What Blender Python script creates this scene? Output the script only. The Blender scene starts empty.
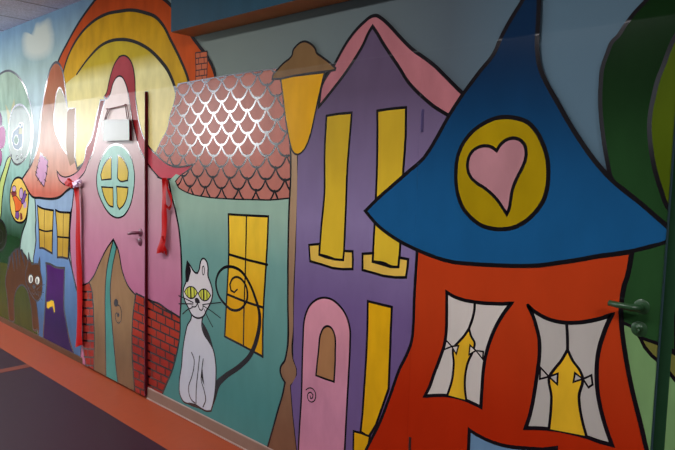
import bpy, bmesh, math, random
from mathutils import Vector, Matrix
from mathutils.geometry import tessellate_polygon

random.seed(4)
C = bpy.context.scene.collection
# ------------------------------------------------------------------ camera and the measured room
FOC = 603.5
def _n(v): return Vector(v).normalized()
_left = _n((-652.5, -69, FOC))
_down = _n((-190, 7075, FOC))
_down = (_down - _left * _down.dot(_left)).normalized()
AX = -_left; AZ = -_down; AY = AZ.cross(AX)
RM = Matrix((AX, AY, AZ))
H = 1.53
D = 2.0424            # distance from camera to the painted wall
CAM = Vector((0, 0, H))
def ray(px, py): return RM @ Vector((px - 337.5, py - 225.0, FOC))
def W(px, py, y=None):
    """where the sight line through a photo point meets the plane of the wall"""
    y = D if y is None else y
    r = ray(px, py); t = y / r.y
    return Vector((r.x * t, y, r.z * t + H))

FRONT = -1.5          # the wall across the corridor
CEIL = 2.752
X0, X1 = -17.0, 3.0
DADO = 2.03           # oil paint below, dull paint above
L1 = (-4.50, -3.574, 0.016, 2.018, 0.024)   # pink door leaf: x0,x1,z0,z1,proud
L2 = (-1.441, -0.511, 0.008, 1.996, 0.006)  # green door leaf

def lin(c):
    c = c / 255.0
    return c / 12.92 if c <= 0.04045 else ((c + 0.055) / 1.055) ** 2.4
#CAL-BEGIN
CAL = {
    'cloud:0': (0.5800, 0.6204, 0.5411),
    'tree_green:0': (0.3069, 0.4090, 0.3161),
    'tree_green:1': (0.2439, 0.4317, 0.3634),
    'tree_green:2': (0.0060, 0.0403, 0.0081),
    'meadow:0': (0.0473, 0.0566, 0.0040),
    'oval_white:0': (0.3260, 0.3809, 0.3465),
    'flame:0': (0.4621, 0.4343, 0.2586),
    'petal:0': (0.2740, 0.0481, 0.1789),
    'petal_dark:0': (0.1278, 0.0361, 0.1173),
    'leaf_green:0': (0.4032, 0.4875, 0.1396),
    'olive_spiral:0': (0.0110, 0.0180, 0.0040),
    'medal_yellow:0': (0.6753, 0.4476, 0.0862),
    'bird_orange:0': (0.6374, 0.1217, 0.0250),
    'bird_red:0': (0.1816, 0.0269, 0.0307),
    'bird_lilac:0': (0.4414, 0.2849, 0.4481),
    'bird_purple:0': (0.1610, 0.0680, 0.2524),
    'cat_brown:0': (0.0843, 0.0279, 0.0047),
    'eye_pale:0': (0.8500, 0.8500, 0.7190),
    'house_blue:0': (0.2836, 0.4032, 0.5492),
    'house_blue:1': (0.1244, 0.2365, 0.4325),
    'house_blue:2': (0.0613, 0.1341, 0.2646),
    'pane_yellow_left:0': (0.6261, 0.4228, 0.0770),
    'pane_yellow_left:1': (0.4770, 0.2904, 0.0350),
    'door_purple:0': (0.0645, 0.0066, 0.1122),
    'door_purple:1': (0.0204, 0.0040, 0.0714),
    'knob_yellow:0': (0.8500, 0.5029, 0.0264),
    'terracotta:0': (0.3903, 0.1259, 0.0624),
    'terracotta:1': (0.3710, 0.1959, 0.1129),
    'terracotta:2': (0.6430, 0.3377, 0.2464),
    'terracotta:3': (0.5404, 0.1415, 0.0919),
    'patch_pink:0': (0.5482, 0.2920, 0.4456),
    'arch_orange:0': (0.4625, 0.0578, 0.0040),
    'arch_orange:1': (0.5042, 0.0762, 0.0108),
    'arch_yellow:0': (0.5386, 0.2878, 0.0040),
    'arch_yellow:1': (0.5468, 0.3211, 0.0183),
    'arch_pale:0': (0.4610, 0.3409, 0.0195),
    'arch_pale:1': (0.7212, 0.6642, 0.3038),
    'arch_pale:2': (0.7244, 0.6038, 0.2176),
    'mandorla:0': (0.6175, 0.5928, 0.4440),
    'window_bar:0': (0.3065, 0.1724, 0.0964),
    'mauve:0': (0.3435, 0.0531, 0.0636),
    'mauve:1': (0.2493, 0.0040, 0.0040),
    'mauve:2': (0.4987, 0.0621, 0.0874),
    'mauve_left:0': (0.1708, 0.0040, 0.0040),
    'mauve_left:1': (0.2735, 0.0040, 0.0080),
    'mauve_left:2': (0.6792, 0.3224, 0.3844),
    'house_pink:0': (0.8204, 0.7048, 0.6386),
    'house_pink:1': (0.5394, 0.3910, 0.3811),
    'house_pink:2': (0.5346, 0.2416, 0.3233),
    'house_pink:3': (0.4878, 0.1650, 0.2699),
    'oval_teal:0': (0.3421, 0.5771, 0.4850),
    'pane_yellow_round:0': (0.6310, 0.4664, 0.0789),
    'tan_door:0': (0.3220, 0.1880, 0.0923),
    'tan_door:1': (0.2083, 0.1207, 0.0623),
    'teal_stripe:0': (0.0794, 0.2822, 0.2407),
    'chimney:0': (0.5039, 0.1277, 0.0554),
    'teal_wall:0': (0.2989, 0.4500, 0.3432),
    'teal_wall:1': (0.1637, 0.3367, 0.2906),
    'teal_wall:2': (0.0733, 0.2421, 0.2283),
    'pane_yellow_teal:0': (0.8500, 0.5429, 0.0378),
    'pane_yellow_teal:1': (0.6767, 0.3348, 0.0097),
    'cat_white:0': (0.6706, 0.6267, 0.6214),
    'cat_white:1': (0.5661, 0.5857, 0.6478),
    'eye_green:0': (0.5843, 0.6000, 0.0759),
    'lamp_cap:0': (0.1748, 0.0990, 0.0388),
    'lamp_yellow:0': (0.6131, 0.3062, 0.0040),
    'lamp_post:0': (0.3735, 0.2450, 0.1420),
    'lamp_post:1': (0.2816, 0.1607, 0.0907),
    'lamp_post:2': (0.1990, 0.0953, 0.0540),
    'purple_wall:0': (0.0941, 0.0643, 0.1112),
    'purple_wall:1': (0.2266, 0.1713, 0.3149),
    'purple_wall:2': (0.1542, 0.0981, 0.2390),
    'roof_pink:0': (0.3683, 0.1324, 0.1464),
    'slot_yellow:0': (0.4632, 0.3076, 0.0195),
    'slot_yellow:1': (0.6521, 0.4362, 0.0280),
    'sill_cream:0': (0.6850, 0.4425, 0.0742),
    'low_yellow:0': (0.6883, 0.3732, 0.0084),
    'arch_door_pink:0': (0.6375, 0.2725, 0.3307),
    'arch_door_pink:1': (0.5666, 0.2392, 0.3397),
    'door_pane_tan:0': (0.3756, 0.1833, 0.0779),
    'roof_blue:0': (0.0040, 0.0200, 0.0565),
    'roof_blue:1': (0.0099, 0.0890, 0.2244),
    'disc_yellow:0': (0.3415, 0.2296, 0.0040),
    'heart_pink:0': (0.4065, 0.1890, 0.2066),
    'orange_wall:0': (0.4602, 0.0439, 0.0091),
    'orange_wall:1': (0.4087, 0.0224, 0.0040),
    'curtain:0': (0.6016, 0.5476, 0.4913),
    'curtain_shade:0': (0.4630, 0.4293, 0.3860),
    'curtain_yellow:0': (0.7218, 0.4293, 0.0223),
    'grey_blue:0': (0.1332, 0.2430, 0.3736),
    'forest_green:0': (0.0049, 0.0222, 0.0046),
    'forest_green:1': (0.0145, 0.0510, 0.0145),
    'lime:0': (0.0637, 0.0972, 0.0040),
    'door_green:0': (0.0192, 0.0645, 0.0192),
    'pale_leaf:0': (0.1719, 0.3118, 0.1211),
    'olive_leaf:0': (0.1500, 0.1498, 0.0326),
    'rebate_shade:0': (0.0268, 0.0847, 0.0365),
    'sky:0': (0.1856, 0.3076, 0.4287),
    'sky:1': (0.3499, 0.4780, 0.4490),
    'sky:2': (0.4764, 0.6165, 0.6322),
    'sky:3': (0.1932, 0.2569, 0.2700),
    'sky:4': (0.3724, 0.5368, 0.4521),
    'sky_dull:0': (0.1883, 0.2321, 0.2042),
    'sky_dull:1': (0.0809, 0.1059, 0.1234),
    'beam_blue:0': (0.0040, 0.0512, 0.0855),
    'beam_brown:0': (0.5710, 0.2766, 0.1137),
    'ceiling_grey:0': (0.6902, 0.6980, 0.8500),
    'floor_plum:0': (0.0258, 0.0040, 0.0142),
    'floor_orange:0': (0.3166, 0.0551, 0.0169),
    'floor_stripe:0': (0.1682, 0.0333, 0.0178),
    'skirting_brown:0': (0.0888, 0.0301, 0.0049),
    'skirting_grey:0': (0.2507, 0.1570, 0.1152),
    'satin_red:0': (0.4696, 0.0040, 0.0040),
    'sign_paper:0': (0.0535, 0.0473, 0.0041),
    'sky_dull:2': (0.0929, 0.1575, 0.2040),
}
#CAL-END
# paint: list of (photo point, seen colour); the height of the point places the colour stop
PAINTS = {}
def paint_def(name, *stops, noise=0.10, rough=None, scale=7.0):
    PAINTS[name] = (stops, noise, rough, scale)

_mats = {}
def albedo(name, i, rgb):
    k = '%s:%d' % (name, i)
    if k in CAL: return CAL[k]
    return [min(0.85, lin(c) * 1.5) for c in rgb]

def mat(name):
    if name in _mats: return _mats[name]
    stops, noise, rough, scale = PAINTS[name]
    m = bpy.data.materials.new(name); m.use_nodes = True
    nt = m.node_tree; N = nt.nodes; L = nt.links
    b = N['Principled BSDF']
    geo = N.new('ShaderNodeNewGeometry'); sep = N.new('ShaderNodeSeparateXYZ')
    L.new(geo.outputs['Position'], sep.inputs[0])
    if len(stops) == 1:
        rgb = N.new('ShaderNodeRGB'); rgb.outputs[0].default_value = (*albedo(name, 0, stops[0][2]), 1); col = rgb.outputs[0]
    else:
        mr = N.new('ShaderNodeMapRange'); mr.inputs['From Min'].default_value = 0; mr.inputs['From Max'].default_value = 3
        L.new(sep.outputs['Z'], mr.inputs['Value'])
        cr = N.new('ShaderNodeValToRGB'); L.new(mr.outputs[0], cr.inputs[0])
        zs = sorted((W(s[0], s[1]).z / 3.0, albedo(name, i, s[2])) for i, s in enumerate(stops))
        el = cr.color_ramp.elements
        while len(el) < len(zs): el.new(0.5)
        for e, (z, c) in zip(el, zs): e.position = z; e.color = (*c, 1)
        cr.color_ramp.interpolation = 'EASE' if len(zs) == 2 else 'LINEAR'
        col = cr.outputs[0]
    tn = N.new('ShaderNodeTexNoise'); tn.inputs['Scale'].default_value = scale; tn.inputs['Detail'].default_value = 5
    mp = N.new('ShaderNodeMapping'); mp.inputs['Scale'].default_value = (1.6, 1, 0.7)
    L.new(geo.outputs['Position'], mp.inputs[0]); L.new(mp.outputs[0], tn.inputs['Vector'])
    m2 = N.new('ShaderNodeMapRange'); m2.inputs['From Min'].default_value = 0.3; m2.inputs['From Max'].default_value = 0.7
    m2.inputs['To Min'].default_value = 1 - noise; m2.inputs['To Max'].default_value = 1 + noise
    L.new(tn.outputs[0], m2.inputs['Value'])
    mul = N.new('ShaderNodeVectorMath'); mul.operation = 'MULTIPLY'
    L.new(col, mul.inputs[0]); L.new(m2.outputs[0], mul.inputs[1])
    L.new(mul.outputs[0], b.inputs['Base Color'])
    if rough is None or len(rough) == 4:
        q = rough or (.25, .60, .055, .02)
        r = N.new('ShaderNodeMapRange'); r.inputs['From Min'].default_value = DADO - .005; r.inputs['From Max'].default_value = DADO + .005
        r.inputs['To Min'].default_value = q[0]; r.inputs['To Max'].default_value = q[1]
        L.new(sep.outputs['Z'], r.inputs['Value']); L.new(r.outputs[0], b.inputs['Roughness'])
        s = N.new('ShaderNodeMapRange'); s.inputs['From Min'].default_value = DADO - .005; s.inputs['From Max'].default_value = DADO + .005
        s.inputs['To Min'].default_value = q[2]; s.inputs['To Max'].default_value = q[3]
        L.new(sep.outputs['Z'], s.inputs['Value']); L.new(s.outputs[0], b.inputs['Specular IOR Level'])
    else:
        b.inputs['Roughness'].default_value = rough[0]; b.inputs['Specular IOR Level'].default_value = rough[1]
    _mats[name] = m
    return m

# ------------------------------------------------------------------ object helpers
def tag(o, label=None, cat=None, group=None, kind=None):
    if label: o['label'] = label
    if cat: o['category'] = cat
    if group: o['group'] = group
    if kind: o['kind'] = kind
    return o
def thing(name, label, cat, loc, group=None):
    o = bpy.data.objects.new(name, None); C.objects.link(o); o.location = loc; o.empty_display_size = .1
    return tag(o, label, cat, group)
def world_loc(o):
    v = Vector((0, 0, 0))
    while o is not None: v += o.location; o = o.parent
    return v
def link_bm(name, bm, mats, parent=None, kind=None, smooth=False):
    """link a bmesh given in world coordinates as one object"""
    if parent is not None: bmesh.ops.translate(bm, verts=bm.verts, vec=-world_loc(parent))
    me = bpy.data.meshes.new(name); bm.to_mesh(me); bm.free()
    for m in mats: me.materials.append(m)
    if smooth:
        for p in me.polygons: p.use_smooth = True
    o = bpy.data.objects.new(name, me); C.objects.link(o); o.parent = parent
    if kind: o['kind'] = kind
    return o
def box(bm, x0, x1, y0, y1, z0, z1, mi=0, bev=0.0):
    r = bmesh.ops.create_cube(bm, size=1)
    for v in r['verts']:
        v.co = Vector((x0 + (v.co.x + .5) * (x1 - x0), y0 + (v.co.y + .5) * (y1 - y0), z0 + (v.co.z + .5) * (z1 - z0)))
    fs = set(f for v in r['verts'] for f in v.link_faces)
    for f in fs: f.material_index = mi
    if bev:
        es = list(set(e for f in fs for e in f.edges))
        q = bmesh.ops.bevel(bm, geom=es, offset=bev, segments=2, affect='EDGES', profile=.6)
        for f in q['faces']: f.material_index = mi
def tube(bm, pts, rad, n=10, mi=0, flat=1.0):
    """swept round bar; rad number or list"""
    pts = [Vector(p) for p in pts]; rings = []
    for i, p in enumerate(pts):
        d = (pts[min(i + 1, len(pts) - 1)] - pts[max(i - 1, 0)]).normalized()
        u = d.cross(Vector((0, 0, 1)));
        if u.length < 1e-3: u = d.cross(Vector((1, 0, 0)))
        u.normalize(); v = d.cross(u).normalized()
        r = rad[i] if isinstance(rad, (list, tuple)) else rad
        rings.append([bm.verts.new(p + u * r * math.cos(2 * math.pi * k / n) + v * r * flat * math.sin(2 * math.pi * k / n)) for k in range(n)])
    for a, b in zip(rings, rings[1:]):
        for k in range(n):
            f = bm.faces.new((a[k], a[(k + 1) % n], b[(k + 1) % n], b[k])); f.material_index = mi
    for r_ in (rings[0], rings[-1]):
        f = bm.faces.new(r_); f.material_index = mi

# ------------------------------------------------------------------ brush work on the wall
def turn(a, b, c):
    u, v = (b - a), (c - b)
    if u.length < 1e-9 or v.length < 1e-9: return 0
    return abs(u.angle(v, 0))
def smooth_pts(pts, closed, sub=5, corner=0.85):
    """Catmull-Rom through the points; sharp turns stay corners"""
    P = [Vector((p.x, p.z)) for p in pts]; n = len(P)
    if n < 3: return P
    cor = [False] * n
    for i in range(n):
        if not closed and i in (0, n - 1): continue
        cor[i] = turn(P[i - 1], P[i], P[(i + 1) % n]) > corner
    out = []
    for i in range(n if closed else n - 1):
        p1, p2 = P[i], P[(i + 1) % n]
        p0 = P[i - 1] if (closed or i > 0) else p1
        p3 = P[(i + 2) % n] if (closed or i + 2 < n) else p2
        sg = (p2 - p1).length
        def tan(a, b_, c):
            d1 = max((b_ - a).length, 1e-6); d2 = max((c - b_).length, 1e-6)
            return ((b_ - a) / d1 * d2 + (c - b_) / d2 * d1) / (d1 + d2) * sg
        m1 = (p2 - p1) if (cor[i] or p0 == p1) else tan(p0, p1, p2)
        m2 = (p2 - p1) if (cor[(i + 1) % n] or p3 == p2) else tan(p1, p2, p3)
        for k in range(sub):
            t = k / sub
            out.append((2*t**3-3*t**2+1)*p1 + (t**3-2*t**2+t)*m1 + (-2*t**3+3*t**2)*p2 + (t**3-t**2)*m2)
    if not closed: out.append(P[-1])
    return out
LAYER = [0.0008]
STEP = 0.00004
def fill_bm(bm, P, y, mi):
    Q = []
    for p in P:
        if not Q or (p - Q[-1]).length > 1e-5: Q.append(p)
    if (Q[0] - Q[-1]).length < 1e-5: Q.pop()
    vs = [bm.verts.new((p.x, y, p.y)) for p in Q]
    for t in tessellate_polygon([[Vector((p.x, p.y, 0)) for p in Q]]):
        a, b, c = (Q[k] for k in t)
        s = (b.x - a.x) * (c.y - a.y) - (b.y - a.y) * (c.x - a.x)
        if abs(s) < 1e-12: continue
        t = t if s > 0 else t[::-1]
        try: f = bm.faces.new([vs[k] for k in t]); f.material_index = mi
        except ValueError: pass
def disc_bm(bm, c, r, y, mi, n=10):
    if r < 3e-4: return
    f = bm.faces.new([bm.verts.new((c.x + r * math.cos(2 * math.pi * k / n), y, c.y + r * math.sin(2 * math.pi * k / n))) for k in range(n)])
    f.material_index = mi
def stroke_bm(bm, P, w, y, mi, closed=False):
    """brush line of width w (number or (start, end) or list of widths along the line)"""
    Q = [P[0]]
    for p in P[1:]:
        if (p - Q[-1]).length > 1e-5: Q.append(p)
    if closed and (Q[0] - Q[-1]).length < 1e-5: Q.pop()
    n = len(Q)
    if n < 2: return
    def wd(i):
        if isinstance(w, (int, float)): return w
        f = i / max(1, n - 1) * (len(w) - 1); k = min(int(f), len(w) - 2)
        return w[k] + (w[k + 1] - w[k]) * (f - k)
    for i in range(n if closed else n - 1):
        a, b = Q[i], Q[(i + 1) % n]; d = (b - a).normalized()
        def off(j, jp, jn, first):
            p = Q[j]
            d1 = (p - Q[jp]).normalized() if jp is not None else d
            d2 = (Q[jn] - p).normalized() if jn is not None else d
            t = d1 + d2
            if t.length < 0.6: t = d
            t.normalize(); nn = Vector((-t.y, t.x)); dn = Vector((-d.y, d.x))
            return nn * (wd(j) * .5 / max(0.5, abs(nn.dot(dn))))
        j2 = (i + 1) % n
        oa = off(i, (i - 1) % n if (closed or i > 0) else None, j2, True)
        ob = off(j2, i, (j2 + 1) % n if (closed or j2 < n - 1) else None, False)
        vs = [bm.verts.new((q.x, y, q.y)) for q in (a - oa, b - ob, b + ob, a + oa)]
        try: f = bm.faces.new(vs); f.material_index = mi
        except ValueError: pass
    for i in range(n):
        if (not closed and i in (0, n - 1)) or turn(Q[i - 1], Q[i], Q[(i + 1) % n]) > .5:
            disc_bm(bm, Q[i], wd(i) * .5, y + STEP * .2, mi)
CH = .0015             # the hinge edge of the green door is rounded over with paint
def seat_on_doors(bm):
    """paint over a proud door leaf lies on the leaf, not on the wall behind it"""
    for (x0, x1, z0, z1, pr) in (L1, L2):
        k = D / (D - pr)
        a, b = x0 * k, x1 * k
        top = H + (z1 - H) * k
        xs = [v.co.x for v in bm.verts]
        if not xs or max(xs) < a or min(xs) > x1 + 1e-6: continue
        zs = [v.co.z for v in bm.verts]
        if min(zs) > top: continue
        for co, no in (((a, 0, 0), (1, 0, 0)), ((b, 0, 0), (1, 0, 0)), ((x1, 0, 0), (1, 0, 0)), ((0, 0, top), (0, 0, 1)), ((a + CH, 0, 0), (1, 0, 0)), ((0, 0, H + (z0 - H) * k), (0, 0, 1))):
            bmesh.ops.bisect_plane(bm, geom=bm.verts[:] + bm.edges[:] + bm.faces[:], plane_co=co, plane_no=no, dist=1e-6)
        on, kill = [], []
        for f in bm.faces:
            c = f.calc_center_median()
            if c.z < top and a < c.x < b: on.append(f)
            elif c.z < top and b <= c.x < x1: kill.append(f)
        low = [f for f in bm.faces if a < f.calc_center_median().x < x1 and f.calc_center_median().z < H + (z0 - H) * k]
        if low:
            on = [f for f in on if f not in low]
            bmesh.ops.delete(bm, geom=low, context='FACES')
        if on:
            if len(on) < len(bm.faces): bmesh.ops.split(bm, geom=on)
            on = [f for f in bm.faces if a < f.calc_center_median().x < b and f.calc_center_median().z < top]
            for v in set(v for f in on for v in f.verts):
                if pr < .01 and v.co.x < a + 1e-4: continue
                yl = D - v.co.y
                s = (D - pr) / D
                v.co = Vector((v.co.x * s, D - pr - yl, H + (v.co.z - H) * s))
        kill = [f for f in bm.faces if b <= f.calc_center_median().x < x1 and f.calc_center_median().z < top and f.calc_center_median().y > D - pr]
        if kill: bmesh.ops.delete(bm, geom=kill, context='FACES')
GROOVE = (-0.511, -0.472, 2.0)
def cut_groove(bm):
    """no paint in the rebate beside the green door"""
    x0, x1, zt = GROOVE
    if not any(v.co.x > x0 for v in bm.verts): return
    for co, no in (((x0, 0, 0), (1, 0, 0)), ((x1, 0, 0), (1, 0, 0)), ((0, 0, zt), (0, 0, 1))):
        bmesh.ops.bisect_plane(bm, geom=bm.verts[:] + bm.edges[:] + bm.faces[:], plane_co=co, plane_no=no, dist=1e-6)
    k = [f for f in bm.faces if x0 < f.calc_center_median().x < x1 and f.calc_center_median().z < zt]
    if k: bmesh.ops.delete(bm, geom=k, context='FACES')
def f(pts, paint, line=None, closed_line=True, smooth=True, ink='ink', lift=0):
    return ('f', pts, paint, line, closed_line, smooth, ink)
def s(pts, w, ink='ink', closed=False, smooth=True):
    return ('s', pts, w, ink, closed, smooth)
def part(T, name, *shapes, lab=None, flat=False):
    """one painted part of a figure: its colour fields and the brush lines on them"""
    bm = bmesh.new(); mats = []
    def mi(n):
        if n not in mats: mats.append(n)
        return mats.index(n)
    cx = sum(W(*p).x for p in shapes[0][1]) / len(shapes[0][1])
    g = 1.45 if cx < -4.7 else 1.25 if cx < -3.1 else 1.0 if cx < -2.2 else .84     # the brush was broader at the far end
    def gw(w): return w * g if isinstance(w, (int, float)) else tuple(v * g for v in w)
    for sh in shapes:
        y = D - LAYER[0]
        pts = [W(*p, y=y) for p in sh[1]]
        if sh[0] == 'f':
            P = smooth_pts(pts, True) if sh[5] else [Vector((p.x, p.z)) for p in pts]
            P = [Vector((p.x, max(p.y, 0.0))) for p in P]
            fill_bm(bm, P, y, mi(sh[2]))
            if sh[3]: stroke_bm(bm, P, gw(sh[3]), y - STEP * .5, mi(sh[6]), closed=True)
        else:
            P = smooth_pts(pts, sh[4]) if sh[5] else [Vector((p.x, p.z)) for p in pts]
            stroke_bm(bm, P, gw(sh[2]), y - STEP * .5, mi(sh[3]), closed=sh[4])
        LAYER[0] += STEP
    kz = [g for g in bm.faces if g.calc_center_median().z < 0.002]
    if kz: bmesh.ops.delete(bm, geom=kz, context='FACES')
    seat_on_doors(bm); cut_groove(bm)
    o = link_bm(name, bm, [mat(n) for n in mats], T)
    if lab: o['label'] = lab
    return o
def figure(name, label, cat, px, group=None):
    p = W(*px); p.z = max(p.z, 0)
    return thing(name, label, cat, p, group)
def ell(cx, cy, rx, ry, n=16, a0=0):
    return [(cx + rx * math.cos(a0 + 2 * math.pi * k / n), cy + ry * math.sin(a0 + 2 * math.pi * k / n)) for k in range(n)]

# ------------------------------------------------------------------ the paints, as seen in the photo
P = paint_def
P('ink', (150, 330, (14, 11, 14)), noise=.0, rough=(.15, .6, .75, .05))
P('ink_thin', (150, 330, (40, 30, 32)), noise=.0, rough=(.15, .6, .75, .05))
P('ink_gloss', (150, 330, (14, 11, 14)), noise=.0, rough=(.16, .85))
P('cloud', (38, 42, (166, 172, 166)), noise=.06)
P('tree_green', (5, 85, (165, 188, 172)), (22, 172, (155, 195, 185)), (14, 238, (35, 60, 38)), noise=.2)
P('meadow', (18, 300, (74, 74, 44)), noise=.15)
P('oval_white', (28, 126, (222, 232, 232)))
P('flame', (9, 116, (228, 230, 215)))
P('petal', (2, 135, (208, 160, 195)))
P('petal_dark', (1, 118, (170, 150, 175)))
P('leaf_green', (6, 168, (190, 210, 130)))
P('olive_spiral', (2, 240, (40, 44, 20)))
P('pale_blue', (14, 136, (92, 106, 116)))
P('pale_green', (16, 140, (80, 106, 92)))
P('pale_yellow', (20.5, 131, (134, 134, 104)))
P('medal_yellow', (13, 208, (228, 190, 95)))
P('bird_orange', (17, 205, (218, 105, 55)))
P('bird_red', (13, 194, (130, 60, 62)))
P('bird_lilac', (21, 195, (185, 150, 185)))
P('bird_purple', (24, 197, (120, 85, 140)))
P('cat_brown', (21, 275, (86, 58, 44)))
P('eye_pale', (29.4, 281, (185, 190, 150)))
P('house_blue', (59, 205, (142, 165, 192)), (41, 262, (96, 125, 165)), (72, 328, (72, 92, 125)))
P('pane_yellow_left', (48, 220, (198, 166, 78)), (42, 242, (175, 140, 58)))
P('door_purple', (55, 285, (74, 42, 92)), (60, 330, (56, 30, 72)))
P('knob_yellow', (52, 303, (215, 170, 60)))
P('terracotta', (57, 74, (150, 95, 75)), (45, 120, (222, 200, 190)), (51, 170, (214, 166, 152)), (40, 192, (200, 112, 96)), noise=.14)
P('patch_pink', (43, 170, (208, 165, 195)))
P('arch_orange', (120, 5, (116, 44, 18)), (183, 42, (128, 54, 28)), noise=.14)
P('arch_yellow', (120, 24, (138, 102, 20)), (178, 70, (160, 125, 40)), noise=.16)
P('arch_pale', (140, 55, (152, 132, 50)), (100, 80, (205, 195, 140)), (160, 135, (212, 198, 146)), noise=.12)
P('mandorla', (60, 115, (245, 243, 230)), noise=.08)
P('window_bar', (71, 130, (222, 205, 195)), noise=.08)
P('mauve', (129, 68, (134, 60, 66)), (138, 130, (150, 70, 88)), (165, 173, (172, 80, 90)), noise=.1)
P('mauve_left', (99, 108, (168, 98, 112)), (88, 152, (190, 130, 140)), (62, 181, (208, 150, 165)), noise=.1)
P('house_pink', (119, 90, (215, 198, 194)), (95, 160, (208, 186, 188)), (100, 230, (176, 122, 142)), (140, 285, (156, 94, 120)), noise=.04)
P('oval_teal', (115, 183, (155, 190, 180)))
P('pane_yellow_round', (108, 170, (204, 182, 105)))
P('tan_door', (100, 300, (134, 104, 80)), (99, 350, (108, 80, 62)))
P('teal_stripe', (108, 290, (72, 120, 114)))
P('brick', (88, 310, (140, 45, 32)), (155, 350, (126, 36, 28)))
P('scale_pink', (190, 80, (146, 94, 82)), (230, 190, (150, 92, 80)), noise=.1)
P('chimney', (202, 67, (130, 70, 52)))
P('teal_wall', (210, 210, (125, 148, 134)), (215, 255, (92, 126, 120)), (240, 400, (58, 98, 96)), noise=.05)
P('pane_yellow_teal', (257, 230, (200, 155, 44)), (255, 325, (172, 122, 22)))
P('cat_white', (200, 280, (174, 166, 168)), (190, 375, (150, 146, 156)), noise=.03)
P('eye_green', (187, 292, (150, 150, 60)))
P('lamp_cap', (305, 62, (94, 70, 46)))
P('lamp_yellow', (302, 110, (174, 126, 24)), noise=.08)
P('lamp_post', (293, 200, (140, 114, 90)), (290, 330, (112, 84, 66)), (285, 430, (92, 60, 46)))
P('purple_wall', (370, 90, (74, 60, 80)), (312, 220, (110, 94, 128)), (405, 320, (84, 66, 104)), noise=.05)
P('roof_pink', (425, 80, (136, 82, 88)), noise=.1)
P('slot_yellow', (392, 125, (156, 126, 34)), (334, 230, (176, 144, 38)), noise=.05)
P('sill_cream', (314, 256, (180, 146, 62)))
P('low_yellow', (378, 340, (168, 124, 16)))
P('arch_door_pink', (325, 310, (170, 112, 124)), (325, 425, (144, 92, 110)))
P('door_pane_tan', (326, 350, (130, 90, 60)))
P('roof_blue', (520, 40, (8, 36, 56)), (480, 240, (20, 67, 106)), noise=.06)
P('disc_yellow', (530, 190, (130, 106, 6)))
P('heart_pink', (497, 165, (146, 100, 106)))
P('orange_wall', (435, 290, (146, 45, 18)), (430, 420, (126, 27, 4)), noise=.05)
P('curtain', (452, 318, (161, 152, 147)), noise=.04)
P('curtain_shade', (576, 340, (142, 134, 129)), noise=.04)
P('curtain_yellow', (462, 370, (164, 128, 28)))
P('grey_blue', (490, 447, (72, 94, 118)))
P('forest_green', (630, 60, (18, 34, 18)), (650, 190, (24, 48, 24)), noise=.12)
P('lime', (667, 120, (58, 70, 10)), noise=.1)
P('door_green', (645, 275, (28, 54, 28)))
P('pale_leaf', (635, 370, (86, 112, 72)))
P('olive_leaf', (648, 347, (80, 78, 36)))
P('rebate_shade', (664, 320, (16, 34, 20)))  # the rebate's shade put into a dark green
P('edge_shade', (147, 250, (72, 14, 22)))  # shade put into the colour of the leaf and sign sides
P('sky', (62, 13, (82, 104, 124)), (30, 68, (150, 172, 172)), (38, 100, (180, 200, 206)), (35, 135, (208, 220, 226)), (33, 202, (165, 195, 182)), noise=.12, scale=5)
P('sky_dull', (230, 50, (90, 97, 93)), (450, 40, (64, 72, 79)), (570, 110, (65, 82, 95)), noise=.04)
P('beam_blue', (250, 5, (28, 54, 66)), noise=.1, rough=(.7, .2))
P('beam_brown', (215, 26, (66, 38, 24)), noise=.06, rough=(.7, .2))
P('ceiling_grey', (20, 10, (112, 112, 122)), noise=.08, rough=(.9, .1))
P('floor_plum', (60, 420, (64, 43, 57)), noise=.05, rough=(.5, .3), scale=20)
P('floor_orange', (134, 412, (138, 64, 44)), noise=.04, rough=(.5, .3), scale=20)
P('floor_stripe', (8, 369.8, (112, 68, 62)), noise=.04, rough=(.5, .3), scale=20)
P('skirting_brown', (40, 337, (92, 66, 54)), noise=.05, rough=(.5, .3))
P('skirting_grey', (200, 416, (110, 82, 72)), noise=.05, rough=(.5, .3))
P('satin_red', (79, 250, (165, 10, 10)), noise=.08, rough=(.45, .12))
P('tape_silver', (75, 184, (190, 165, 190)), noise=.05, rough=(.3, .5))
P('sign_paper', (115, 130, (214, 216, 196)), noise=.06, rough=(.3, .5))
P('twine', (117, 107, (100, 60, 58)), noise=.1, rough=(.7, .2))
P('handle_pink', (141, 231, (95, 45, 62)), noise=.05, rough=(.3, .5))
P('handle_green', (625, 309, (30, 58, 33)), noise=.05, rough=(.35, .5))
P('hinge_red', (412, 440, (40, 8, 4)), noise=.05, rough=(.6, .1))
P('hinge_dark', (424, 122, (50, 42, 72)), noise=.05, rough=(.5, .4))
P('plaster', (400, 20, (40, 40, 40)), noise=.04, rough=(.8, .1))
P('caulk_highlight', (200, 418, (140, 122, 115)), noise=.05, rough=(.4, .3))  # caulk at the floor, painted highlight on the board top
P('frame_white', (400, 20, (120, 120, 118)), noise=.02, rough=(.5, .3))

# ------------------------------------------------------------------ the room
def struct(name, bm, mats, parent=None, smooth=False):
    return link_bm(name, bm, [mat(m) for m in mats], parent, 'structure' if parent is None else None, smooth)
b = bmesh.new(); box(b, X0, X1, FRONT - .2, D + .2, -.1, 0); struct('floor', b, ['floor_plum'])
b = bmesh.new(); box(b, X0, X1, 1.727, D, 0.0, .0012); struct('trim_1', b, ['floor_orange'])
b = bmesh.new(); box(b, -4.825, -4.74, FRONT, 1.727, 0.0, .0012); struct('trim_2', b, ['floor_stripe'])
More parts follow.
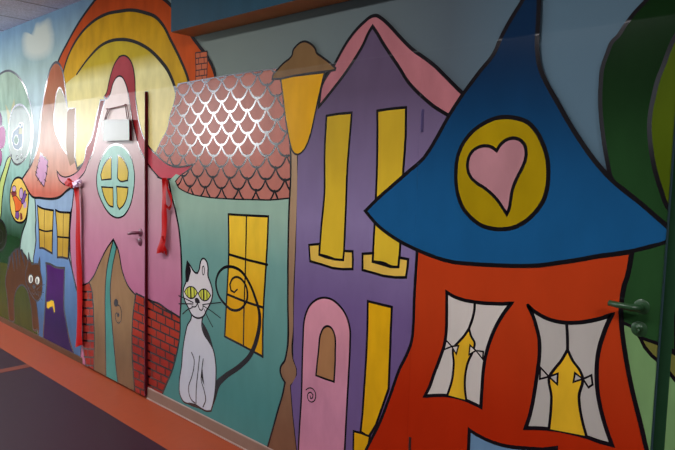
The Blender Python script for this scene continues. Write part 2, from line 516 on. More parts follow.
# painted wall, with the rebate beside the green door left open
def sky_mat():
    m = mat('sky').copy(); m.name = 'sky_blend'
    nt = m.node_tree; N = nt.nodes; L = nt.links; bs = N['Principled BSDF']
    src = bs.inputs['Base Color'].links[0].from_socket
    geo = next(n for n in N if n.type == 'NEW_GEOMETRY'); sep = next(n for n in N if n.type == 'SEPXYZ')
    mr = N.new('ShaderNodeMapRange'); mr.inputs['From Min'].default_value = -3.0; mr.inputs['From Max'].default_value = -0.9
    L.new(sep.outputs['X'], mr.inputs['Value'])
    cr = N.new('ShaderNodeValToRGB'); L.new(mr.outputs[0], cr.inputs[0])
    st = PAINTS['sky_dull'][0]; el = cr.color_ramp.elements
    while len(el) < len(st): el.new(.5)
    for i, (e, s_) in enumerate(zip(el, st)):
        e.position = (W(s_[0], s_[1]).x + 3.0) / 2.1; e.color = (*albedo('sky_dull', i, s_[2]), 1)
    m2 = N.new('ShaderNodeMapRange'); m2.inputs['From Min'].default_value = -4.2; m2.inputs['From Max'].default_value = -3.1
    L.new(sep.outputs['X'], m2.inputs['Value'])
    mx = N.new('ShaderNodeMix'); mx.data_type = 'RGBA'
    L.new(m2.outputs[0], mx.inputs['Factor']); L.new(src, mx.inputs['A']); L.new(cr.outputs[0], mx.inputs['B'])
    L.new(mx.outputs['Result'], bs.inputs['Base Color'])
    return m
b = bmesh.new()
box(b, X0, GROOVE[0], D, D + .2, 0, CEIL + .1)
box(b, GROOVE[0], GROOVE[1], D, D + .2, GROOVE[2], CEIL + .1)
box(b, GROOVE[0], GROOVE[1], D + .03, D + .2, 0, GROOVE[2])
box(b, GROOVE[1], X1, D, D + .2, 0, CEIL + .1)
SKY = sky_mat()
link_bm('wall_back', b, [SKY], None, 'structure')
b = bmesh.new(); box(b, GROOVE[0] + .001, GROOVE[1] - .001, D + .012, D + .03, 0, GROOVE[2] - .001); struct('trim_3', b, ['rebate_shade'])  # dark green strip stands for the shade inside the rebate
# wall across the corridor, with its high windows
WIN = [(-16.1, -14.2), (-14.1, -12.2), (-12.1, -10.2), (-8.55, -6.75), (-2.05, -1.4)]
WP = [150, 150, 150, 115, .8]
WZ0, WZ1 = 1.76, 2.69
b = bmesh.new()
box(b, X0, X1, FRONT - .2, FRONT, 0, WZ0); box(b, X0, X1, FRONT - .2, FRONT, WZ1, CEIL + .1)
xs = [X0] + [v for w in WIN for v in w] + [X1]
for i in range(0, len(xs), 2): box(b, xs[i], xs[i + 1], FRONT - .2, FRONT, WZ0, WZ1)
struct('wall_front', b, ['plaster'])
b = bmesh.new(); box(b, X0 - .2, X0, FRONT - .2, D + .2, 0, CEIL + .1); struct('wall_left', b, ['plaster'])
b = bmesh.new(); box(b, X1, X1 + .2, FRONT - .2, D + .2, 0, CEIL + .1); struct('wall_right', b, ['plaster'])
for i, (a, c) in enumerate(WIN):
    b = bmesh.new(); t = .05
    box(b, a, c, FRONT - .12, FRONT - .06, WZ0, WZ0 + t); box(b, a, c, FRONT - .12, FRONT - .06, WZ1 - t, WZ1)
    for x in (a, (a + c - t) / 2, c - t): box(b, x, x + t, FRONT - .119, FRONT - .061, WZ0 + t, WZ1 - t)
    struct('window_%d' % (i + 1), b, ['frame_white'])
# ceiling of square mineral tiles
m = mat('ceiling_grey').copy(); nt = m.node_tree; N = nt.nodes; bs = N['Principled BSDF']
src = bs.inputs['Base Color'].links[0].from_socket
br = N.new('ShaderNodeTexBrick'); br.offset = 0; br.inputs['Scale'].default_value = 1
br.inputs['Brick Width'].default_value = .6; br.inputs['Row Height'].default_value = .6; br.inputs['Mortar Size'].default_value = .010
br.inputs['Mortar Smooth'].default_value = .3
br.inputs['Color1'].default_value = br.inputs['Color2'].default_value = (1, 1, 1, 1); br.inputs['Mortar'].default_value = (.35, .33, .35, 1)
geo = next(n for n in N if n.type == 'NEW_GEOMETRY')
mpp = N.new('ShaderNodeMapping'); mpp.inputs['Location'].default_value = (.12, .29, 0)
nt.links.new(geo.outputs['Position'], mpp.inputs[0]); nt.links.new(mpp.outputs[0], br.inputs['Vector'])
sp = N.new('ShaderNodeTexNoise'); sp.inputs['Scale'].default_value = 90
nt.links.new(geo.outputs['Position'], sp.inputs['Vector'])
spm = N.new('ShaderNodeMapRange'); spm.inputs['From Min'].default_value = .3; spm.inputs['From Max'].default_value = .7
spm.inputs['To Min'].default_value = .8; spm.inputs['To Max'].default_value = 1.2
nt.links.new(sp.outputs[0], spm.inputs['Value'])
vm = N.new('ShaderNodeVectorMath'); vm.operation = 'MULTIPLY'; nt.links.new(src, vm.inputs[0]); nt.links.new(br.outputs['Color'], vm.inputs[1])
vm2 = N.new('ShaderNodeVectorMath'); vm2.operation = 'MULTIPLY'; nt.links.new(vm.outputs[0], vm2.inputs[0]); nt.links.new(spm.outputs[0], vm2.inputs[1])
nt.links.new(vm2.outputs[0], bs.inputs['Base Color'])
b = bmesh.new(); box(b, X0, X1, FRONT - .2, D, CEIL, CEIL + .1); link_bm('ceiling', b, [m], None, 'structure')
# boxed-in beam under the ceiling
b = bmesh.new(); box(b, -3.069, X1, 1.893, D, 2.298, CEIL)
for fc in b.faces:
    if fc.normal.z < -.5: fc.material_index = 1
b.normal_update()
for fc in b.faces: fc.material_index = 1 if fc.normal.z < -.5 else 0
struct('ceiling_beam', b, ['beam_blue', 'beam_brown'])
def board(name, x0, x1, h, m, bead=True):
    b = bmesh.new(); box(b, x0, x1, D - .014, D, 0, h, bev=.003); o = struct(name, b, [m])
    if bead:
        b = bmesh.new(); box(b, x0, x1, D - .021, D - .0142, 0.0013, .009, bev=.002); struct('floor_bead', b, ['caulk_highlight'], o)
        b = bmesh.new(); box(b, x0, x1, D - .012, D - .006, h + .0002, h + .006, bev=.002); struct('top_highlight', b, ['caulk_highlight'], o)  # pale strip paints in the highlight along the board's top edge
board('baseboard_1', X0, L1[0] - .008, .048, 'skirting_brown', False)
board('baseboard_2', L1[1] + .008, L2[0] - .03, .072, 'skirting_grey')
board('baseboard_3', GROOVE[1] + .03, X1, .072, 'skirting_grey')
# door leaves: paint lies on their faces
def leaf(name, lf, m, me):
    x0, x1, z0, z1, pr = lf
    if pr < .01: x0 += CH + .001
    b = bmesh.new(); box(b, x0, x1, D - pr, D - .0005, z0, z1)
    b.normal_update()
    for fc in b.faces: fc.material_index = 0 if fc.normal.y < -.5 else 1
    return link_bm(name, b, [SKY if m == 'sky' else mat(m), mat(me)], None, 'structure')
door_1 = leaf('door_1', L1, 'house_pink', 'edge_shade')  # leaf sides painted dark for the shade on them
door_2 = leaf('door_2', L2, 'sky', 'door_green')
def lever(door, lf, px, pk, m, R, tip, lift):
    yf = D - lf[4] - .003
    c = W(*px, y=yf); reach = c.x - W(*tip, y=yf - .048).x; k = W(*pk, y=yf)
    b = bmesh.new()
    tube(b, [(c.x, yf + .003, c.z), (c.x, yf - .006, c.z), (c.x, yf - .010, c.z)], [R, R, R * .82], 24)
    o = struct('handle_rose', b, [m], door, True)
    b = bmesh.new()
    tube(b, [(c.x, yf, c.z), (c.x, yf - .03, c.z), (c.x - .004, yf - .042, c.z), (c.x - .02, yf - .05, c.z + lift * .1), (c.x - reach * .5, yf - .052, c.z + lift * .5), (c.x - reach, yf - .048, c.z + lift)], [.011, .011, .012, .011, .010, .009], 14)
    struct('door_handle', b, [m], door, True)
    b = bmesh.new()
    tube(b, [(k.x, yf + .003, k.z), (k.x, yf - .006, k.z), (k.x, yf - .009, k.z)], [R, R, R * .9], 24)
    tube(b, [(k.x, yf - .009, k.z + .004), (k.x, yf - .012, k.z + .004)], [R * .42, R * .4], 14)
    box(b, k.x - .003, k.x + .003, yf - .0145, yf - .008, k.z - R * .5, k.z)
    struct('keyhole_plate', b, [m], door, True)
lever(door_1, L1, (141, 232.5), (140.5, 242), 'handle_pink', .026, (128.5, 231.5), -.012)
lever(door_2, L2, (642.5, 306.5), (640, 328.5), 'handle_green', .027, (608.5, 308), .004)
for z, hm in ((1.751, 'hinge_dark'), (.388, 'hinge_red')):
    b = bmesh.new(); tube(b, [(L2[0] + .014, D - .012, z - .045), (L2[0] + .014, D - .012, z + .045)], .008, 12)
    struct('hinge', b, [hm], door_2, True)

# ------------------------------------------------------------------ light
def area(name, loc, rot, sx, sy, power, col):
    l = bpy.data.lights.new(name, 'AREA'); l.shape = 'RECTANGLE'; l.size = sx; l.size_y = sy; l.energy = power; l.color = col
    o = bpy.data.objects.new(name, l); C.objects.link(o); o.location = loc; o.rotation_euler = rot
    return o
for i, (a, c) in enumerate(WIN):
    area('daylight', ((a + c) / 2, FRONT - .13, (WZ0 + WZ1) / 2), (math.radians(90), 0, 0), c - a, WZ1 - WZ0, WP[i], (.93, .97, 1.0))
for i, x in enumerate((-9.6, -6.9, -4.2, -1.5, 1.2)):  # unseen ceiling lamps added for even fill light along the wall
    b = bmesh.new(); box(b, x - .64, x + .64, .28, .60, CEIL - .05, CEIL, bev=.006); struct('trim_%d' % (4 + i), b, ['frame_white'])  # housing added for the fill lamp, out of view
    area('ceiling_fill', (x, .44, CEIL - .052), (0, 0, 0), 1.24, .28, 40, (1.0, .96, .99))
w = bpy.data.worlds.new('World'); bpy.context.scene.world = w; w.use_nodes = True
w.node_tree.nodes['Background'].inputs[0].default_value = (.5, .6, .75, 1); w.node_tree.nodes['Background'].inputs[1].default_value = .3
# ------------------------------------------------------------------ camera
cd = bpy.data.cameras.new('camera'); cam = bpy.data.objects.new('camera', cd); C.objects.link(cam)
cd.sensor_width = 36; cd.sensor_fit = 'HORIZONTAL'; cd.lens = FOC / 675 * 36; cd.clip_start = .02
cc = [RM @ Vector(v) for v in ((1, 0, 0), (0, -1, 0), (0, 0, -1))]
M = Matrix((cc[0], cc[1], cc[2])).transposed().to_4x4(); M.translation = CAM
cam.matrix_world = M
sc = bpy.context.scene; sc.camera = cam
sc.view_settings.view_transform = 'Standard'; sc.view_settings.look = 'None'; sc.view_settings.exposure = 0.22
sc.cycles.use_denoising = True
sc.cycles.max_bounces = 5

# ------------------------------------------------------------------ the painted figures
LW = .014
# --- cloud, soft edged
T = figure('painted_cloud', 'small white painted cloud in the blue sky above the round green tree', 'painted cloud', (38, 60))
def soft_cloud():
    base = [(36,25),(40,24),(43,22.5),(47,20.5),(49.5,22),(51,29),(52.5,35),(52.5,42),(50.5,50),(46,55),(42,57),(37,58),(33,58),(28,56),(25,52.5),(23.5,45),(23.5,39),(25,34),(28,33),(32,35),(34,31)]
    pts = smooth_pts([W(*p) for p in base], True, 6)
    c = sum(pts, Vector((0, 0))) / len(pts); rnd = random.Random(3)
    bm = bmesh.new(); col = bm.verts.layers.float.new('soft'); y = D - LAYER[0]; LAYER[0] += STEP
    rings = []
    for k, (sc_, a) in enumerate(((0, 1), (.45, 1), (.72, .97), (.98, .55), (1.2, 0))):
        ring = []
        for i, p in enumerate(pts):
            q = c + (p - c) * (sc_ + (rnd.uniform(-.025, .025) if k == 3 else 0)); v = bm.verts.new((q.x, y, q.y)); v[col] = a; ring.append(v)
        rings.append(ring)
    n = len(pts)
    for a, b_ in zip(rings, rings[1:]):
        for i in range(n): bm.faces.new((a[i], a[(i + 1) % n], b_[(i + 1) % n], b_[i]))
    bmesh.ops.remove_doubles(bm, verts=bm.verts[:], dist=1e-6)
    # the brush fades out into the sky colour
    m = SKY.copy(); m.name = 'cloud_white'; nt = m.node_tree; bs = nt.nodes['Principled BSDF']
    at = nt.nodes.new('ShaderNodeAttribute'); at.attribute_name = 'soft'
    sky_c = bs.inputs['Base Color'].links[0].from_socket
    mx = nt.nodes.new('ShaderNodeMix'); mx.data_type = 'RGBA'; mx.inputs['B'].default_value = (*albedo('cloud', 0, PAINTS['cloud'][0][0][2]), 1)
    nt.links.new(at.outputs['Fac'], mx.inputs['Factor']); nt.links.new(sky_c, mx.inputs['A']); nt.links.new(mx.outputs['Result'], bs.inputs['Base Color'])
    link_bm('cloud_puff', bm, [m], T)
soft_cloud()

# --- round green tree
T = figure('painted_tree', 'round pale green painted tree with white oval and bird medallion', 'painted tree', (10, 300))
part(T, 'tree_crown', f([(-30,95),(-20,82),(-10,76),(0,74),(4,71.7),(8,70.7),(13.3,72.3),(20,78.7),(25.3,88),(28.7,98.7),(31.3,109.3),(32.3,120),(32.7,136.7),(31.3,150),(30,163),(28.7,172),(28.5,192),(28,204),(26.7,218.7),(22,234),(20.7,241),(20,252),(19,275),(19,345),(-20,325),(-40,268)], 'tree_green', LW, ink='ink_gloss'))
part(T, 'leaf', f([(5.3,104),(8,109),(11,116),(14,122),(8,124),(7,114)], 'flame'), f([(14.3,98.5),(14.8,108),(14,120),(9,124),(11,110)], 'flame'), lab='pale pointed leaf spikes')
part(T, 'oval_medallion', f([(14,107.5),(18.7,104.7),(24,106.7),(27.5,111.5),(30.2,119),(31.4,130),(31,141),(28.7,150),(25.3,158),(20.5,163.3),(16,164.4),(12.7,161),(10.3,154),(9,143),(8.7,130),(10,118)], 'oval_white', LW, ink='ink_gloss'), lab='white oval')
part(T, 'small_bird',
     f([(13,132),(17,128),(21,123),(23.5,124),(23,130),(23,138),(22,147),(18,150),(13.5,147),(11.5,140)], 'pale_blue', .005, ink='ink_thin'),
     f(ell(16.2,140,2.3,4.6), 'pale_green', .004, ink='ink_thin'), f([(19,128.5),(22.3,128),(22,134),(18.8,134)], 'pale_yellow'),
     f(ell(20.2,125,1.3,2), 'pale_blue', .004, ink='ink_thin'),
     s([(17,149),(17.2,154)], .006), s([(21,149),(21,153)], .006), s(ell(17.2,157.5,1.2,2.2), .006, closed=True), s(ell(21.5,156,1.3,2.2), .006, closed=True), s([(16.6,156),(17.8,159)], .006), s([(21,154.5),(22,157.5)], .006), lab='pale blue bird with two small feet')
part(T, 'bird_medallion', f([(16.7,177.8),(13,181.5),(10.4,190.7),(9.9,198),(10,204),(11.3,212.7),(14.7,220),(20,222.7),(25.3,219.3),(27.3,211),(28.3,200),(28.5,192),(25.5,184),(22,179)], 'medal_yellow', LW), lab='yellow oval')
part(T, 'orange_bird',
     f([(11.3,193),(12.5,196.5),(16.5,196),(19.5,200),(22.5,202),(21.3,207),(18.7,211.3),(15.3,211.3),(14.7,204),(13.2,199)], 'bird_orange', .006),
     f([(10.8,192.3),(12.8,190.5),(16.4,191.5),(16.8,194.5),(13.5,196.3),(11.4,195)], 'bird_red'),
     f([(21,201),(23,196),(24.5,191),(25.6,190.5),(25.8,194.5),(27,194),(25.2,199),(24.3,203),(21.8,204)], 'bird_purple', .006),
     f(ell(14.1,188.8,2,3.1), 'bird_lilac', .006), f(ell(21.2,193.5,1.9,5.6), 'bird_lilac', .006),
     f([(23,204),(26,201),(26.5,207),(24,208.5)], 'bird_lilac'),
     f([(15.6,211.5),(18.5,211),(19.3,216),(18,219.5),(15.3,217.5)], 'bird_purple', .006), f([(20,212.5),(22,213.5),(22.6,219),(20.3,220.5)], 'bird_red'), lab='orange cartoon bird with purple wing and big eyes')
part(T, 'stem', f([(7.8,158),(11.5,155),(10.7,160),(8,170),(5.3,180),(3.2,190),(2,200),(0.8,216),(-6,235),(-12,235),(-5,205),(0.7,178.7),(4,169)], 'leaf_green', LW), lab='yellow green curved stem')
part(T, 'petal', f([(0.5,113),(1.8,116),(2,126),(0,128),(-9,122),(-6,113)], 'petal_dark', .006), f([(0,127),(3,126),(5.3,130),(5.6,138),(4.6,145),(2,148.5),(-4,146),(-9,137)], 'petal', .006), f([(0,149),(1.9,152),(1.8,160),(0.5,166),(-6,163),(-7,152)], 'petal', .006), lab='pink flower petals')
part(T, 'spiral', f([(-5,222),(0,220),(3.5,223),(6,230),(6.4,237),(5,245),(2,249.5),(-4,248),(-9,240),(-9,230)], 'olive_spiral', LW), s([(-6,232),(-1,229),(2.4,232),(2.8,238),(1.5,243),(-1,243),(-2,238),(0,235.5)], .008), lab='olive curl')
# --- green hill strip and meadow on the far side
T = figure('painted_meadow', 'olive green painted meadow patch under the striped brown cat', 'painted meadow', (18, 325))
part(T, 'grass_field', f([(-40,255),(0,262),(8,264),(20,262),(33,262),(34.5,285),(36,310),(38,345),(-40,310)], 'meadow', smooth=False))
# --- blue house
T = figure('painted_blue_house', 'narrow blue painted house with purple door and two crooked yellow windows', 'painted house', (58, 345))
part(T, 'wall', f([(34.4,192),(35.3,205),(36,220),(35.4,228),(36,240.7),(35,248.7),(33.3,259),(34,275),(36,300),(38,320),(38.5,345),(62,362),(90,372),(86,330),(84,309),(80,301),(76,288),(72,269),(68.8,257),(70,234.7),(70.7,213),(74,200),(76,190),(70,186),(52,198)], 'house_blue', LW, smooth=False))
part(T, 'window', f([(37.4,205.9),(43,208.6),(48,209.6),(53.4,210.5),(52.6,230),(52.2,253.4),(47,250.4),(43,248.2),(39.5,248),(38.9,229)], 'pane_yellow_left', .012), s([(44.6,208.5),(44.2,228),(44.6,248.5)], .005, 'ink_thin'), s([(39,229.3),(45,231.3),(52.2,230.7)], .010))
part(T, 'window', f([(55.5,210),(59,211.8),(64,212.4),(70,212.6),(69,236),(68,258.7),(63,257.5),(57.3,257.3),(57.2,236)], 'pane_yellow_left', .012), s([(63.5,212),(63,236),(62.7,257)], .005, 'ink_thin'), s([(57.3,236.8),(69.7,237.9)], .010))
part(T, 'door', f([(45.9,263.2),(50,264),(54.7,266.7),(60,267.8),(64.5,268),(64,290.7),(64,308),(66.5,324),(69.5,340),(74,356),(74,366),(42.5,350),(43.6,328),(45.9,293),(46.7,276)], 'door_purple', LW))
o = part(T, 'door_knob', f([(46.6,301.8),(49,301.2),(51.6,300),(53.7,300.8),(54.6,306),(55,312),(54,313.2),(53.2,309),(52.4,306.8),(50,307.6),(48.4,309),(46.6,307.8)], 'knob_yellow', .006), lab='yellow handle')
dk = [c for c in T.children if c.name.startswith('door') and c is not o][0]; o.parent = dk
# --- brown striped cat
T = figure('painted_tabby_cat', 'brown painted cat with arched striped back beside the purple door', 'painted cat', (22, 325))
part(T, 'body', f([(6.7,272),(9.3,259.5),(13.3,252),(18.7,249),(23,252.7),(26.7,258),(29,266),(33,280),(35,297),(36.6,305),(37.9,316),(38.9,327),(38.9,332),(36.8,329),(34.8,331.3),(32.9,328.6),(32.3,321),(31.6,311.6),(29.4,299),(27.4,291),(24,286),(21,285),(18,287.5),(15.8,291.5),(14,300.9),(14,311.6),(14.4,320.5),(11.6,322),(9.3,319),(8.6,311.6),(7,295.6),(5.3,281)], 'cat_brown', .010))
for p in ([(9.6,258.5),(9,263),(8.3,269.5)], [(12.2,254.5),(13,262),(14.2,271)], [(15.5,251),(16.3,259),(17,269)], [(18.8,249.8),(19.3,257),(20,266)], [(21.8,251.6),(23.2,258),(24.8,266)]): part(T, 'stripe', s(p, (.034, .026, .006)), lab='black stripe')
part(T, 'head', f([(28.5,253),(29.4,258),(32,264.5),(35.5,263.8),(38,264),(39.7,257.8),(40.2,263),(40.3,270),(42,279),(42.2,288),(41,296),(38.5,300.4),(36,300.6),(32.8,297),(29,290),(26,282),(25.4,276),(26.8,267),(28,262)], 'cat_brown', .010), s([(32,293),(34,294.3),(35.3,292),(36.4,294.6),(38.6,294)], .005), s([(33.9,288),(34.8,291.5)], .005), f([(31.9,285.5),(34,284.2),(35.8,286.5),(34.4,289),(32.8,288)], 'ink'), s([(28.6,254),(29.2,261)], .013), s([(39.6,259),(39.7,266)], .013))
part(T, 'eye', f(ell(30.7,279,2.3,4.6), 'eye_pale', .007), f(ell(31,279.5,.8,3.2), 'ink'))
part(T, 'eye', f(ell(37.4,280.5,2.3,4.3), 'eye_pale', .007), f(ell(37,281,.8,3), 'ink'))
for p in ([(36.5,290),(40,286.5),(44.5,284.5)], [(37,292),(41,292),(44,292.5)], [(37,294),(40,297.5),(42.5,300.5)], [(31.5,289.5),(29,288),(27.5,288.5)]): part(T, 'whisker', s(p, .004))
# --- arches of colour behind the pink house
T = figure('painted_rainbow_roof', 'great arched roof of orange and yellow bands over the pink house', 'painted roof', (124, 100))
part(T, 'orange_band', f([(57.9,70),(58,62.7),(61,55),(66.7,44),(77.3,25),(88,9.3),(98,-3),(112,-11),(130,-14),(150,-9),(165,0),(171,5.5),(182,20),(193,38),(199,46),(208,58),(215.5,78),(216,86),(180,92),(130,60),(70,80)], 'arch_orange', .018))
part(T, 'yellow_band', f([(62.7,74),(66,62),(69.3,53.3),(80,34.7),(93.3,21.3),(106.7,13.9),(120,11.2),(129.3,10),(145.3,12.8),(156,17.3),(164,26.7),(170.7,40),(180,58.7),(188,79),(190,88),(176,92),(120,60),(76,84),(66,100)], 'arch_yellow', .018))
part(T, 'pale_band', f([(76.5,74.5),(88,58.7),(101.3,45.3),(112,40.5),(120,39.5),(124,39.5),(137.3,42.7),(150.7,50.7),(160,60),(168,70.7),(173.3,82.7),(176,91.5),(175.4,97),(172.8,107),(170,115.6),(167,130),(158,147),(165,175),(100,182),(70,178),(66,140),(65.5,100),(65.5,84),(70,80)], 'arch_pale'),
     s([(76.5,74.5),(88,58.7),(101.3,45.3),(112,40.5),(120,39.5),(124,39.5),(137.3,42.7),(150.7,50.7),(160,60),(168,70.7),(173.3,82.7),(176,91.5)], (.012, .018, .018, .018, .022, .020)))
# --- chimney
T = figure('painted_chimney', 'small painted brick chimney on the scalloped roof edge below the blue beam', 'painted chimney', (201, 79))
part(T, 'brickwork', f([(195.4,53),(201,52),(207,51.2),(207.5,60),(207,70),(206.6,82),(195.6,84),(196,70)], 'chimney', .007, ink='ink_thin', smooth=False),
     *[s([(195.6, y), (207.2, y - 1.6)], .006, 'ink_thin') for y in (58.5, 64.5, 70.5, 76.5)],
     *[s([(x, y), (x + .2, y + 5.2)], .006, 'ink_thin') for x, y in ((200, 52.7), (198.5, 58), (204, 57.4), (201.5, 64), (199, 70), (204.3, 69), (202, 75.5))])
# --- pointed terracotta roof
T = figure('painted_hat_roof', 'tall pointed terracotta roof with stitched patch above the blue house', 'painted roof', (55, 198))
part(T, 'roof', f([(53.3,64),(55.5,62.4),(58.5,63.2),(62.3,70.5),(64.4,82),(65.6,92),(67.3,109),(75.3,109),(75.3,140),(75.4,160),(77.3,168.7),(84,163),(86,168),(80,178),(72,187),(66.7,190.7),(60,196.7),(53.3,198.7),(46,198.6),(40,197.8),(32,196.4),(28.7,192),(25.3,185.3),(22,179),(26,173),(32,163.3),(36,152.7),(38.7,142),(40,126),(41.3,113),(43.3,100),(46.7,82.7),(50.7,68)], 'terracotta', LW, ink='ink_gloss'))
part(T, 'pointed_window', f([(58.7,87.8),(60.5,88.3),(62.6,92),(65.6,100.5),(67.3,108),(67.3,140),(67,154.3),(62,146.7),(59,140),(55.3,130.7),(53.7,120),(54.7,106.7),(56.2,94.7)], 'mandorla', .009, ink='ink_gloss'))
part(T, 'window_bar', f([(67.2,112),(69,109.5),(72,109),(75.3,108),(75.4,135),(75.4,162),(70,166),(67.3,156)], 'window_bar'), s([(75.4,110),(75.4,135),(75.5,162),(77.3,168)], .010, 'ink_thin'))
part(T, 'patch', f([(40.5,153.3),(44,157),(48,160.8),(46.8,173),(44,186.7),(39.5,181),(35.5,174.7),(38,164)], 'patch_pink', .007, smooth=False),
     *[s([(x - .9, y - .9), (x + .9, y + .9)], .006) for x, y in ((38.9,160.5),(37.3,167.5),(36.2,172.5),(47.4,166),(46.3,173.5),(45.2,180.5))],
     *[s([(x + .7, y - 1.3), (x - .7, y + 1.3)], .006) for x, y in ((42.3,155.4),(45.3,158.3),(38.3,179.2),(41.2,183.2))], lab='stitched pink patch')
# --- pink house
T = figure('painted_pink_house', 'tall pink painted house with round window and brick base around the pink door', 'painted house', (125, 385))
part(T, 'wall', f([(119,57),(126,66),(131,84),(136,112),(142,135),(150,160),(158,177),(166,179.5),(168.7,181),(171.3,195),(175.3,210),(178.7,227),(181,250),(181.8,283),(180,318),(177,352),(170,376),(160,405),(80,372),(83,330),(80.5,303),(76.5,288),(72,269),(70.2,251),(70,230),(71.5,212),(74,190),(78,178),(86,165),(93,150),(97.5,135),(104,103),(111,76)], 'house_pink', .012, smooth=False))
part(T, 'trim', f([(194.7,163.3),(190,168.5),(185.3,172.7),(180,176),(174.7,178),(166.7,179.2),(160,178),(154.7,172.7),(150,167),(144.5,158),(139,147),(135.5,133),(132.2,119),(129.5,101),(128,92),(125.3,82.7),(122.5,77.5),(119.2,76),(116,78),(113.3,82.7),(109.8,94.5),(107,98.6),(104,97.2),(106.7,92),(108.7,83),(110.7,74.7),(116,61.3),(120,56.5),(124,55.5),(128.5,58),(132,64),(134.7,77.3),(135.2,93.3),(137.3,111.7),(141,130),(147.3,144.7),(153.7,152),(161.3,159.3),(169.3,165),(178.7,167),(186.7,165.7)], 'mauve', .009), lab='mauve curling edge')
part(T, 'trim', f([(100.2,100.2),(104.7,99.8),(100,120),(96.2,138),(93.3,151),(87.5,164.5),(84.5,172),(80,177.6),(72,184.5),(64.7,184.7),(61.5,182.5),(59.3,180),(57.5,175),(56.9,171),(60,175),(64,177),(69.3,176.3),(77.5,171.3),(81.5,166),(84.8,158),(86,149),(91,140),(96.7,115.7)], 'mauve_left', .009), lab='pink curling edge with hooked end')
part(T, 'round_window', f([(116.6,144.4),(125.5,148.9),(131.8,159.5),(134.4,173.7),(133.6,189.7),(130,205.7),(123.8,215.5),(117.5,217.8),(109.5,213.7),(102.4,203),(97.5,189.7),(96.6,179),(98.5,166.6),(104.2,153.3),(110.4,146.2)], 'oval_teal', .010),
     f([(111.3,156.6),(111.3,179),(101.6,180),(100.7,174.6),(103.3,166.6),(106.9,160.4)], 'pane_yellow_round', .009),
     f([(118,155),(117.5,178),(119.3,180.5),(127.6,180.5),(128.2,172),(125.5,163),(122,157.7)], 'pane_yellow_round', .009),
     f([(101.6,187),(113,187.6),(113.2,207),(109.5,205.7),(104.2,196.8)], 'pane_yellow_round', .009),
     f([(116.6,186.5),(128,187.6),(127.3,195),(123.8,204.8),(119.3,209.3),(117.5,205.7),(117,195)], 'pane_yellow_round', .009), lab='oval window with pale teal frame')
part(T, 'gothic_door', f([(113.3,239.3),(106.7,248.7),(100,262),(93.3,276.7),(89.3,282),(91.8,290),(93.6,315),(94.3,337),(93.6,372),(134.8,395),(132,346),(133,315),(135.5,295),(128,286),(122.7,272.7),(117.3,247.3)], 'tan_door', .011),
     f([(113.3,239.8),(110.7,250),(106.7,270),(105.2,291),(105.4,330),(106,378),(117.9,383),(115.8,365),(114.5,352),(112.3,327),(110.8,305),(110.2,291),(112,270),(116.5,247.5)], 'teal_stripe', .010), lab='tan pointed door with teal stripe')
o = part(T, 'curled_handle', f(ell(116,302.8,2.1,3.9), 'ink'), s([(117,304.5),(119.6,306.2),(121.2,310.3),(121.4,316),(120.6,321.5),(119,323),(117,322.2),(115.6,319),(115.4,314.5),(116.6,313),(118.2,314)], .007), f(ell(118.2,315,1.2,2.2), 'ink'))
o.parent = [c for c in T.children if c.name.startswith('gothic_door')][0]
def bricks_left():
    out = [f([(80.2,286),(85,284.5),(89.2,282.3),(91.8,290),(93.4,312),(94.3,337),(93.8,372),(86,368),(83.3,349),(82,327),(83,309),(80.5,298)], 'brick', .011, smooth=False)]
    def xl(y): return 80.5 if y < 300 else 82.3 if y < 345 else 84
    def xr(y): return 91.8 + (y - 290) * .05 if y < 337 else 94
    k = 0; y = 291.5
    while y < 366:
        out.append(s([(xl(y), y - .3), ((xl(y) + xr(y)) / 2, y + .2), (xr(y), y + .3)], .011))
        xm = xl(y) + (xr(y) - xl(y)) * (.38 if k % 2 else .66)
        out.append(s([(xm, y), (xm + .2, min(y + 8.2, 369))], .008)); y += 8.2; k += 1
    return out
part(T, 'brickwork', *bricks_left())
def bricks_right():
    out = [f([(136,293.5),(142,296.5),(150,300.5),(160,304.5),(167.5,310),(175,314.5),(180.2,318),(179.8,335),(177,352),(172,371),(166,385),(160,405),(150,400),(135.2,395),(133.2,370),(132,346),(133,315)], 'brick', .012)]
    def xl(y): return 133 + max(0, (312 - y)) * .16 if y < 346 else 132 + (y - 346) * .06
    def xr(y):
        return 180 if y < 340 else 180 - (y - 340) ** 2 * .0056
    k = 0
    for j in range(13):
        y0 = 302 + j * 8.4; a = xl(y0)
        sl = .47
        # run right until the right outline (or the top outline)
        b_ = a
        while b_ < xr(y0 + (b_ - a) * sl) and y0 + (b_ - a) * sl < 400: b_ += .5
        if b_ - a > 4: out.append(s([(a, y0), (b_, y0 + (b_ - a) * sl)], .009, smooth=False))
        x = a + (5.2 if j % 2 else 9.5)
        while x < b_ - 1.5:
            yt = y0 + (x - a) * sl
            out.append(s([(x, yt), (x + .1, yt - 8.2)], .008, smooth=False)); x += 9.0
    # short courses under the sloping top edge
    out.append(s([(150,301.5),(160,308),(172,313.8)], .009)); out.append(s([(163,309.5),(163,314.8)], .008)); out.append(s([(172,314),(172,319)], .008))
    return out
part(T, 'brickwork', *bricks_right())
